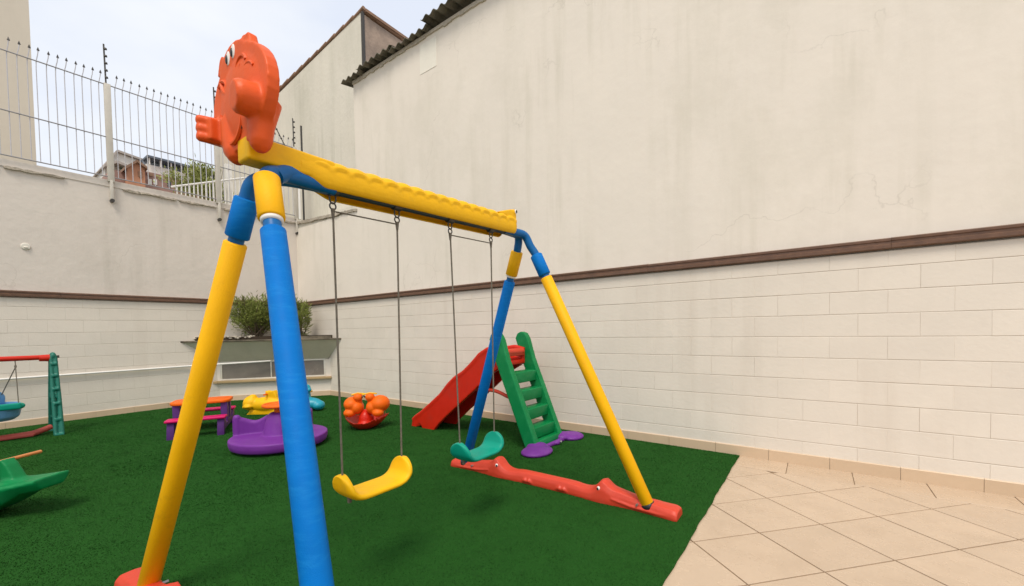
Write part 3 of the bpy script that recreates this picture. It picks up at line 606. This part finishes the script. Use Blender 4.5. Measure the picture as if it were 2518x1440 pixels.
# --- crocodile foot bars
def croc(xc, yc, mirror):
    m_ = MB(); prof = []
    def h(s_):
        s_ = abs(s_); return .100+.072*math.exp(-((s_-.52)/.055)**2)*(1 if s_ < .52 else 1)+.02*math.exp(-((s_-.62)/.09)**2)-.014*math.exp(-((s_-.36)/.07)**2)-.024*max(0, (s_-.72)/.36)
    def wd(s_):
        s_ = abs(s_); return .060+.018*math.exp(-((s_-.5)/.15)**2)+(.022*max(0, (s_-.8)/.28))
    n = 90; k = 8; v = []; f = []
    for i in range(n+1):
        s_ = -1.08+2.16*i/n; e = min(1, (1.08-abs(s_))/.03+.3); hh, ww = h(s_)*(.8+.2*e), wd(s_)*(.86+.14*e)
        for a, b in ((-1, 0), (-1.05, .25), (-.98, .62), (-.72, .93), (0, 1.0), (.72, .93), (.98, .62), (1.05, .25), (1, 0)): v.append((xc+ww*a, yc+s_, .004+hh*b))
    for i in range(n):
        for j in range(k): a = i*(k+1)+j; f.append((a, a+k+1, a+k+2, a+1))
        f.append((i*(k+1)+k, (i+1)*(k+1)+k, (i+1)*(k+1), i*(k+1)))
    f += [tuple(range(k+1)), tuple(n*(k+1)+j for j in range(k, -1, -1))]; m_.add(v, f)
    for sx in (-1, 1):
        for s_ in (-.17, .17):      # little folded feet
            for q in (-.018, .022): m_.tube([(xc+sx*.046, yc+s_-.05+q, .018), (xc+sx*.062, yc+s_+q, .045), (xc+sx*.048, yc+s_+.05+q, .022)], [.011, .020, .011], 8)
        for e in (-1, 1):           # lips
            m_.tube([(xc+sx*wd(.6), yc+e*.60, .06), (xc+sx*(wd(.75)+.004), yc+e*.75, .034), (xc+sx*(wd(.95)+.002), yc+e*.95, .030), (xc+sx*(wd(1.05)-.006), yc+e*1.055, .034)], .009, 6)
    c = m_.build('foot_bar', 'croc', sw, remesh=.007, sm=3)
    for e in (-1, 1):
        for sx in (-1, 1):
            MB().ell((xc+sx*.066, yc+e*.50, .118), (.012, .015, .016)).build('eye', 'white', c); MB().ell((xc+sx*.0745, yc+e*.495, .116), (.006, .009, .011)).build('pupil', 'black', c)
        MB().ell((xc+.0, yc+e*1.0, .078), (.02, .010, .005)).build('nostril', 'black', c)
        MB().tube([(xc-.082, yc+e*.80, .062), (xc+.084, yc+e*.80, .062)], .008, 8).build('bolt', 'steel', c)
    return c
croc(3.01, 1.85, 0); croc(.575, 1.95, 0)
# --- orange animal at the beam end
hd = MB()
def blob(pts, x0, x1): hd.prism(pts, 'x', x0, x1)
def circ(cy, cz, ry, rz, n=32): return [(cy+ry*math.cos(2*math.pi*k/n), cz+rz*math.sin(2*math.pi*k/n)) for k in range(n)]
blob(circ(1.905, 2.315, .262, .205), .742, .790); hd.ell((.772, 1.890, 2.32), (.048, .245, .20), seg=32, rings=16)
blob(circ(1.945, 2.455, .135, .10), .742, .79)
for y, z, a in ((1.835, 2.520, -.12), (2.062, 2.512, .35)):
    c_, s_ = math.cos(a), math.sin(a); blob([(y+c_*p-s_*q, z+s_*p+c_*q) for p, q in ((-.048, -.05), (.048, -.05), (.044, .016), (.026, .036), (-.030, .022))], .748, .785)
hd.tube([(.778, 1.752, 2.27), (.766, 1.762, 2.17), (.764, 1.768, 2.11), (.764, 1.770, 2.085), (.764, 1.770, 2.068)], [.062, .048, .043, .034, .016], 20)
hd.tube([(.785, 2.03, 2.26), (.772, 2.010, 2.17), (.768, 1.992, 2.12), (.768, 1.988, 2.095), (.768, 1.985, 2.078)], [.062, .054, .048, .038, .018], 20)
hd.tube([(.79, 1.745, 2.25), (.68, 1.750, 2.245), (.665, 1.752, 2.244)], [.066, .062, .052], 24)
hd.box(.70, .79, 2.085, 2.155, 2.190, 2.280)
for k in range(3): hd.tube([(.76, 2.10, 2.272-.036*k), (.674, 2.130, 2.272-.036*k), (.664, 2.132, 2.272-.036*k)], [.022, .0205, .012], 12)
hd.ell((.775, 2.06, 2.17), (.03, .07, .05))
def arc(cy, cz, r_, a0, a1, x=.738, n=14): return [(x, cy+r_*math.cos(a0+(a1-a0)*k/n), cz+r_*math.sin(a0+(a1-a0)*k/n)) for k in range(n+1)]
head = hd.build('animal_head', 'orange', sw, remesh=.006, sm=5)
dark = MT['crease'] = mat('orange_crease', (.60, .06, .012), .5, .05, 6)
for pth, r_ in ((arc(1.955, 2.455, .105, R(195), R(345)), .0065), (arc(2.045, 2.37, .055, R(50), R(185)), .006), (arc(1.85, 2.415, .045, R(20), R(160)), .006), (arc(1.79, 2.36, .05, R(60), R(150)), .005),
                (arc(1.955, 2.24, .095, R(190), R(345)), .007), (arc(2.03, 2.285, .034, R(150), R(370)), .0055), (arc(1.985, 2.29, .02, R(180), R(360)), .005)):
    MB().tube(pth, r_*1.35, 6).build('raised_line', 'orange', head)
MB().box(.736, .76, 1.862, 1.882, 2.180, 2.215).build('slot', 'black', head)
for y, z in ((1.985, 2.505), (1.935, 2.515)):
    MB().ell((.742, y, z), (.005, .017, .029)).build('eye', 'white', head); MB().ell((.737, y+.004, z-.006), (.004, .010, .018)).build('pupil', 'black', head)
# --- hanging hooks
RX = (1.129, 1.51, 1.926, 2.337)
def zhook(x): return 2.022+.03*(x-1.1)
for x in RX:
    z0 = zhook(x)
    MB().tube(smoothpath([(x-.016, YB, z0+.01), (x-.016, YB, z0-.030), (x-.010, YB, z0-.044), (x, YB, z0-.050), (x+.010, YB, z0-.044), (x+.016, YB, z0-.030), (x+.016, YB, z0+.01)], 5), .0040, 8).build('hook', 'dsteel', sw)
    MB().tube([(x-.024, YB, z0+.012), (x+.024, YB, z0+.012)], .0235, 10).build('hook_clamp', 'dsteel', sw)

# ------------------------------------------------------------------ the two seats on ropes
def ring(c, r_, t, ax='y', n=16):
    P = [(c[0]+r_*math.cos(2*math.pi*k/n), c[1], c[2]+r_*math.sin(2*math.pi*k/n)) if ax == 'y' else (c[0], c[1]+r_*math.cos(2*math.pi*k/n), c[2]+r_*math.sin(2*math.pi*k/n)) for k in range(n+1)]
    return MB().tube(P, t, 8)
def swing_seat(label, x0, x1, xt0, xt1, z, m, cat='swing'):
    t = thing('rope_swing', label, cat, ((x0+x1)/2, YB, z), 0, 'seats hanging from the big swing'); xc, hl = (x0+x1)/2, (x1-x0)/2+.035
    n, k = 60, 16; v = []; f = []; hl = (x1-x0)/2
    key = [(0, 0), (hl-.10, .0), (hl-.065, .003), (hl-.035, .014), (hl-.012, .036), (hl-.002, .065), (hl+.003, .092), (hl+.005, .108), (hl+.006, .116)]
    half = smoothpath([(p[0], 0, p[1]) for p in key], 4)[1:]; pts = [Vector((-p.x, 0, p.z)) for p in half[::-1]]+[Vector((0, 0, 0))]+[Vector(p) for p in half]
    n = len(pts)-1; rows = []
    for p in pts:
        rows.append((p.x, p.z, .090*(math.sqrt(max(.02, 1-(max(0, p.z-.03)/.088)**2))), p.z/.1))
    T = .036
    for side in (1, 0):
        for i in range(n+1):
            x, zz_, wd, q = rows[i]; x2, z2 = rows[min(i+1, n)][:2]; x1_, z1_ = rows[max(i-1, 0)][:2]; tx, tz = x2-x1_, z2-z1_; ll = math.hypot(tx, tz) or 1; nx, nz_ = -tz/ll, tx/ll
            for j in range(k+1):
                s_ = -1+2*j/k; off = (T/2 if side else -T/2)*(1-abs(s_)**6*.6); dish = -.005*(1-s_*s_)*max(0, 1-3*q)
                v.append((xc+x+nx*off, YB+s_*wd, z+zz_+nz_*off+dish))
    o_ = (n+1)*(k+1)
    for i in range(n):
        for j in range(k):
            a = i*(k+1)+j; f += [(a, a+k+1, a+k+2, a+1), (o_+a, o_+a+1, o_+a+k+2, o_+a+k+1)]
        a = i*(k+1); f += [(a, o_+a, o_+a+k+1, a+k+1)]; a += k; f += [(a, a+k+1, o_+a+k+1, o_+a)]
    for j in range(k):
        f += [(j, j+1, o_+j+1, o_+j)]; a = n*(k+1)+j; f += [(a, o_+a, o_+a+1, a+1)]
    MB().add(v, f).build('seat', m, t, smooth=180)
    zs = z+.11
    for xa, xb in ((x0, xt0), (x1, xt1)):
        zt_ = zhook(xb)-.074
        MB().tube([(xa, YB, z+.07), (xa, YB, zs+.03), (xb, YB, zt_)], .005, 8).build('rope', 'rope', t)
        xk = xa+(.035 if xa < xc else -.035); MB().tube([(xk, YB, z-.032), (xk, YB, z+.004)], [.010, .014], 8).build('rope_knot', 'rope', t)
        ring((xb, YB, zt_+.012), .016, .0038).build('ring', 'dsteel', t); MB().tube([(xb, YB, zt_-.045), (xb, YB, zt_)], [.006, .011], 8).build('rope_eye', 'rope', t)
    MB().tube([(xt0, YB, zhook(xt0)-.086), (xt1, YB, zhook(xt1)-.086)], .0038, 6).build('spreader', 'rope', t); return t
swing_seat('yellow plastic swing seat on ropes nearest the camera', 1.137, 1.50, RX[0], RX[1], .535, 'yellow')
swing_seat('teal plastic swing seat on ropes at the far end of the frame', 1.972, 2.333, RX[2], RX[3], .50, 'teal')

# ------------------------------------------------------------------ slide
sd_ = thing('slide', 'red children slide with green ladder and purple feet by the right wall', 'slide', (4.15, 3.4, 0), 0)
top = [(2.98, 1.10), (3.12, 1.135), (3.24, 1.12), (3.36, 1.055), (3.5, .93), (3.64, .82), (3.80, .735), (3.92, .64), (4.06, .50), (4.25, .36), (4.45, .22), (4.57, .15), (4.635, .10), (4.66, .0)]
bot = [(4.56, 0), (4.52, .06), (4.47, .07), (4.43, .0), (4.20, 0), (4.13, .08), (3.96, .22), (3.72, .40), (3.42, .63), (3.20, .81), (2.98, .93)]
def skew(p, x): return p
ch = MB(); XL, XR_ = 3.90, 4.36
for x in (XL, XR_-.055):
    ch.prism(top+bot, 'x', x, x+.055)
bed = [(y, z-.12) for y, z in top[:-2]]+[(4.60, .02)]; bed2 = [(y, max(0.0, z-.06)) for y, z in bed[::-1]]
ch.prism(bed+bed2, 'x', XL+.01, XR_-.01)
for x in (XL+.027, XR_-.027): ch.tube([(x, y, z-.006) for y, z in top[:-1]], .036, 10)
ch.build('chute', 'red', sd_, remesh=.012, sm=4)
MB().tube([(XL+.05, 2.985, 1.085), (XR_-.05, 2.985, 1.085)], .04, 12).box(XL+.05, XR_-.05, 2.96, 3.04, 1.03, 1.12).build('top_bar', 'croc', sd_, remesh=.009)
ld = MB()
def lp_(z): return 2.545+.405*z
for x0, x1 in ((3.815, 3.90), (4.345, 4.43)):
    sp = (1 if x0 > 4.1 else -1)
    poly = [(lp_(0)-.085, .0), (lp_(0)+.085, 0), (lp_(1.0)+.095, 1.0), (lp_(1.2)+.095, 1.24), (lp_(1.22)+.06, 1.305), (lp_(1.22)+.0, 1.33), (lp_(1.22)-.06, 1.31), (lp_(1.22)-.10, 1.25), (lp_(1.0)-.085, 1.0)]
    ld.prism(poly, 'x', x0, x1)
ld.build('ladder_rails', 'green', sd_, remesh=.011, sm=4)
for k, z in enumerate((.20, .405, .61, .815)):
    MB().prism([(lp_(z)-.065, z+.035), (lp_(z)-.065, z-.03), (lp_(z)-.06, z-.095), (lp_(z)+.05, z-.095), (lp_(z)+.10, z+.035)], 'x', 3.885, 4.36).build('step', 'green', sd_, bevel=.010, bseg=3)
MB().prism([(lp_(0)-.05, .10), (lp_(0)-.06, .0), (lp_(0)+.06, .0), (lp_(0)+.07, .10)], 'x', 3.885, 4.36).build('step', 'green', sd_, bevel=.008)
for x, sx in ((3.76, 1), (4.53, 1)):
    MB().ell((x, 2.44, .030), (.21 if x < 4 else .17, .16, .05)).ell((x+(.10 if x < 4 else -.10), 2.50, .045), (.13, .12, .05)).build('foot', 'purple', sd_, remesh=.010)
MB().tube([(3.92, 2.45, .03), (4.42, 2.45, .03)], .028, 10).ell((4.17, 2.42, .035), (.05, .03, .03)).build('foot_bar', 'purple', sd_, remesh=.009)
MB().ell((4.19, 2.385, .045), (.014, .012, .014)).build('bolt', 'steel', sd_)
MB().tube(smoothpath([(4.0, 3.50, .60), (4.02, 3.22, .60), (4.02, 2.98, .535), (4.02, 2.76, .53)], 6), .022, 10).build('brace', 'croc', sd_)

# ------------------------------------------------------------------ purple carousel
FD, RD = Vector((math.cos(_y), math.sin(_y), 0)), Vector((math.sin(_y), -math.cos(_y), 0))      # away from / right of the view
AR = math.atan2(RD.y, RD.x)
def carousel():
    c = Vector((2.365, 5.225, 0)); t = thing('carousel', 'purple three-seat merry-go-round with orange steering wheel', 'merry-go-round', c, AR)
    m_ = MB(); m_.lathe([(.38, .03), (.485, .032), (.515, .05), (.527, .09), (.527, .138), (.518, .150), (.03, .158)], seg=64)
    m_.lathe([(.19, .15), (.15, .30), (.115, .395), (.09, .415), (.02, .417)], seg=24)
    for a0, tw in ((186, 34), (322, -30), (75, 28)):
        for k in range(36):
            q = k/35; r_ = .06+.43*q; a = R(a0+tw*(q-1)); hgt = .42*(1-q)**2+.33*2*q*(1-q)+.37*q**2-.09*math.sin(math.pi*q)**2*q
            m_.lathe([(.042, .1), (.042, hgt-.028), (.032, hgt-.008), (.014, hgt)], (r_*math.cos(a), r_*math.sin(a), 0), 12)
    m_.lathe([(.042, .035), (.042, .365), (.03, .388), (.01, .395)], (.485*math.cos(R(186)), .485*math.sin(R(186)), 0), 14)
    m_.build('body', 'purple', t, world=False, remesh=.0095, sm=3)
    MB().lathe([(.05, .39), (.055, .44), (.05, .475)], seg=20).build('column', 'rorange', t, world=False)
    w_ = MB(); n = 36
    w_.tube([(.165*math.cos(2*math.pi*k/n), .165*math.sin(2*math.pi*k/n), .50) for k in range(n+1)], .022, 10)
    for k in range(3): w_.tube([(0, 0, .49), (.16*math.cos(R(120*k+20)), .16*math.sin(R(120*k+20)), .50)], .018, 8)
    w_.ell((0, 0, .49), (.15, .15, .018)); w_.build('wheel', 'rorange', t, world=False, remesh=.008)
    MB().lathe([(.30, .0), (.34, .004), (.34, .03), (.30, .034)], seg=32).build('shade_plate', 'black', t, world=False)  # black plate, painted stand-in for the shade in the gap under the body
carousel()

# ------------------------------------------------------------------ picnic table
def picnic():
    # long side runs roughly across the view
    c = Vector((2.14, 7.0, 0)); t = thing('picnic_table', 'kids picnic table with orange top, magenta benches and purple legs', 'table', c, AR+R(26))
    MB().prism([(sx*.245+.10*math.cos(a), sy*.10+.10*math.sin(a)) for sx, sy, a0 in ((1, 1, 0), (-1, 1, 90), (-1, -1, 180), (1, -1, 270)) for a in [R(a0+15*q) for q in range(7)]], 'z', .405, .45).build('table_top', 'rorange', t, world=False, bevel=.014, bseg=3)
    for s_ in (-1, 1):
        MB().box(-.33, .33, s_*.38-.09, s_*.38+.09, .225, .26).build('bench', 'magenta', t, world=False, bevel=.014, bseg=3)
    for x in (-.27, .27):
        MB().prism([(-.47, 0), (-.40, 0), (-.36, .07), (.36, .07), (.40, 0), (.47, 0), (.43, .225), (.30, .225), (.26, .14), (.155, .14), (.17, .425), (.07, .425), (.06, .16), (-.06, .16), (-.07, .425), (-.17, .425), (-.155, .14), (-.26, .14), (-.30, .225), (-.43, .225)], 'x', x-.04, x+.04).build('leg_frame', 'dpurple', t, world=False, bevel=.008)
picnic()

# ------------------------------------------------------------------ animal rockers near the planter
def yellow_rocker():
    c = Vector((3.22, 7.52, 0)); t = thing('animal_rocker', 'yellow animal-shaped rocker with blunt snout behind the carousel', 'rocker', c, AR)
    m_ = MB(); m_.ell((0, 0, .16), (.34, .14, .13)).ell((-.26, -.02, .19), (.13, .13, .13)).ell((-.235, -.02, .29), (.06, .07, .05)).ell((-.33, -.04, .135), (.05, .10, .04))
    m_.ell((-.255, -.12, .15), (.07, .07, .035)).prism([(-.32, .0), (.36, .0), (.42, .07), (-.25, .07)], 'y', -.10, .10)
    m_.prism([(-.02, .2), (.0, .40), (.06, .385), (.13, .40), (.17, .34), (.22, .2)], 'y', -.06, .06)
    m_.build('body', 'yellow', t, world=False, remesh=.012, sm=5)
    MB().tube([(.03, -.15, .345), (.03, .15, .345)], .014, 8).build('handle', 'rorange', t, world=False)
    for s_ in (-1, 1): MB().ell((-.33, s_*.06-.02, .24), (.012, .012, .016)).build('eye', 'black', t, world=False)
yellow_rocker()
def cyan_rocker():
    c = Vector((3.74, 7.13, 0)); t = thing('animal_rocker', 'cyan animal-shaped rocker mostly hidden behind the blue swing leg', 'rocker', c, AR)
    m_ = MB(); m_.ell((-.02, 0, .13), (.24, .13, .11)).ell((-.07, 0, .27), (.085, .09, .14)).ell((-.06, -.01, .40), (.085, .085, .075)).ell((.0, -.03, .375), (.05, .05, .04)).ell((.155, 0, .10), (.10, .12, .085))
    m_.build('body', 'cyan', t, world=False, remesh=.011, sm=4)
    MB().tube([(-.02, -.14, .33), (-.02, .14, .33)], .013, 8).build('handle', 'yellow', t, world=False)
    for s_ in (-1, 1): MB().ell((-.03, s_*.075, .42), (.014, .010, .016)).build('eye', 'black', t, world=False)
cyan_rocker()
def twin_rocker():
    c = Vector((3.50, 5.15, 0)); t = thing('twin_rocker', 'red crescent rocker with two round orange animals and yellow handles', 'rocker', c, AR)
    m_ = MB(); n = 30; v = []; f = []; k = 10
    for i in range(n+1):
        u = -1+2*i/n; x = .33*u; zb = .015+(.20+.09*max(0, -u))*abs(u)**2.0; wd = .25*math.sqrt(max(.03, 1-u*u))+.03
        for j in range(k+1):
            s_ = -1+2*j/k; v.append((x, s_*wd, zb+.105*abs(s_)**3*(1-.3*abs(u))+.012*abs(s_)))
    for i in range(n):
        for j in range(k): a = i*(k+1)+j; f.append((a, a+k+1, a+k+2, a+1))
    for (x, y, z) in list(v): v.append((x*.97, y*.95, z-.028 if z > .03 else z-.02))
    o_ = (n+1)*(k+1)
    for i in range(n):
        for j in range(k): a = o_+i*(k+1)+j; f.append((a+1, a+k+2, a+k+1, a))
        a = i*(k+1); f.append((a, o_+a, o_+a+k+1, a+k+1)); a += k; f.append((a+k+1, o_+a+k+1, o_+a, a))
    for j in range(k): f.append((j, j+1, o_+j+1, o_+j)); a = n*(k+1)+j; f.append((a+1, a, o_+a, o_+a+1))
    MB().add(v, f).build('rocker_shell', 'red', t, world=False, remesh=.010, sm=4)
    MB().ell((0, .02, .13), (.10, .13, .14)).ell((0, -.05, .07), (.10, .09, .06)).build('seat_hump', 'red', t, world=False, remesh=.010)
    for s_, q in ((-1, .92), (1, 1.06)):
        b = MB().ell((s_*.195*q, .0, .345), (.128*q, .15, .112*q)).ell((s_*.11, -.02, .30), (.09, .12, .10)).ell((s_*.20, -.08, .23), (.08, .08, .06)).build('animal_body', 'rorange', t, world=False, remesh=.011, sm=4)
        h = MB().ell((s_*.085, -.05, .445), (.066, .066, .062)).ell((s_*.10, -.02, .38), (.06, .07, .06)).build('animal_head', 'rorange', t, world=False, remesh=.010)
        MB().tube([(s_*.085-.095-.01*s_, -.06, .480), (s_*.085, -.05, .503), (s_*.085+.095, -.05, .492)], .010, 8).build('handle', 'yellow', t, world=False)
        for e in (-1, 1): MB().ell((s_*.02, e*.035-.03, .45), (.010, .010, .014)).build('eye', 'black', t, world=False)
twin_rocker()

# ------------------------------------------------------------------ green seesaw at the left edge
def seesaw():
    c = Vector((.035, 5.275, 0)); t = thing('seesaw', 'green boat-shaped rocking seesaw with orange handle bar at the left edge', 'seesaw', c, AR)
    n = 40; k = 12; v = []; f = []
    for i in range(n+1):
        u = -1+2*i/n; x = .72*u; a = abs(u); zt_ = .235+.075*a**2; zb = .30*max(0, (a-.18)/.82)**1.45+.0; zb = min(zb, zt_-.085); wd = .17*(1-.35*a**3)
        for s_, z in ((-.72, zb), (-.95, zb+(zt_-zb)*.4), (-1.12, zt_-.02), (-1.1, zt_), (-.5, zt_+.004), (0, zt_), (.5, zt_+.004), (1.1, zt_), (1.12, zt_-.02), (.95, zb+(zt_-zb)*.4), (.72, zb), (0, zb)): v.append((x, s_*wd, z))
    for i in range(n):
        for j in range(k): a = i*k+j; b = i*k+(j+1) % k; f.append((a, b, b+k, a+k))
    f += [tuple(range(k-1, -1, -1)), tuple(n*k+j for j in range(k))]
    m_ = MB().add(v, f)
    for s_ in (-1, 1):
        m_.prism([(s_*.30, .20), (s_*.32, .36), (s_*.345, .435), (s_*.385, .44), (s_*.42, .40), (s_*.50, .25)], 'y', -.045, .045)
        m_.ell((s_*.45, 0, .265), (.09, .10, .03))
    m_.build('body', 'green', t, world=False, remesh=.011, sm=4)
    for s_ in (-1, 1): MB().tube([(s_*.362, -.27, .425), (s_*.362, .24, .425)], .014, 10).build('handle', 'gold', t, world=False)
seesaw()

# ------------------------------------------------------------------ baby swing at the left edge
def baby_swing():
    c = Vector((.25, 8.72, 0)); t = thing('small_swing_set', 'small swing frame with red beam and dark teal legs at the left wall', 'swing set', c, 0)
    MB().tube([(-.55, 0, 1.085), (.62, 0, 1.085)], .034, 14).build('beam', 'red', t, world=False); MB().tube([(.53, 0, 1.075), (.63, 0, 1.075)], [.044, .05], 14).build('beam_end', 'red', t, world=False, smooth=30)
    for x in (-.62, .66):
        m_ = MB()
        for s_ in (-1, 1):
            for dx in (-.022, .022):
                m_.tube([(x+dx, s_*.03, 1.10), (x+dx*1.4, s_*.13, .55), (x+dx*1.4, s_*.24, .012)], [.020, .022, .026], 8)
            for q in (.2, .4, .58, .75, .9):
                y = s_*(.03+.21*(1-q)); m_.box(x-.03, x+.03, y-.03, y+.03, 1.1*q-.016, 1.1*q+.016)
            m_.box(x-.045, x+.045, s_*.24-.05, s_*.24+.05, .0, .03)
        m_.box(x-.03, x+.03, -.12, .12, .50, .56).ell((x, 0, 1.10), (.035, .06, .055)); m_.build('leg_frame', 'dteal', t, world=False, remesh=.009, sm=2)
        MB().tube([(x, -.02, 1.09), (x+(.06 if x > 0 else -.06), -.02, 1.09)], .018, 8).build('bolt', 'dsteel', t, world=False)
    MB().tube(smoothpath([(-.62, .02, .05), (-.4, -.04, .045), (.35, -.04, .045), (.52, -.01, .07), (.62, .03, .10)], 5), .04, 10).box(-.6, .45, -.10, .03, .012, .055).build('floor_bar', 'wornred', t, world=False, remesh=.011)
    s = thing('baby_swing', 'light blue bucket swing seat with teal tray hanging under the red beam', 'swing', (.31, 8.68, .27), 0)
    n = 28; pf = []
    MB().lathe([(.12, .02), (.20, .0), (.255, .05), (.275, .15), (.27, .22), (.245, .22), (.245, .15), (.225, .06), (.12, .045)], (.33, 8.70, .275), 28).box(.20, .42, 8.84, 8.92, .30, .66).ell((.31, 8.90, .55), (.17, .05, .14)).build('bucket', 'lblue', s, remesh=.011, sm=4)
    MB().box(.10, .58, 8.42, 8.48, .43, .51).ell((.575, 8.53, .465), (.05, .10, .04)).ell((.09, 8.55, .46), (.05, .10, .04)).box(.26, .36, 8.47, 8.51, .30, .45).build('tray', 'teal', s, remesh=.011, sm=4)
    for x in (.10, .565):
        MB().tube([(x, 8.53, .47), (x, 8.70, 1.0), (x, 8.72, 1.08)], .006, 6).build('rope', 'rope', s); MB().tube([(x-.12 if x > .3 else x+.12, 8.88, .60), (x, 8.70, .97)], .006, 6).build('rope', 'rope', s); MB().ell((x, 8.70, .98), (.012, .012, .025)).build('rope_eye', 'rope', s)
baby_swing()
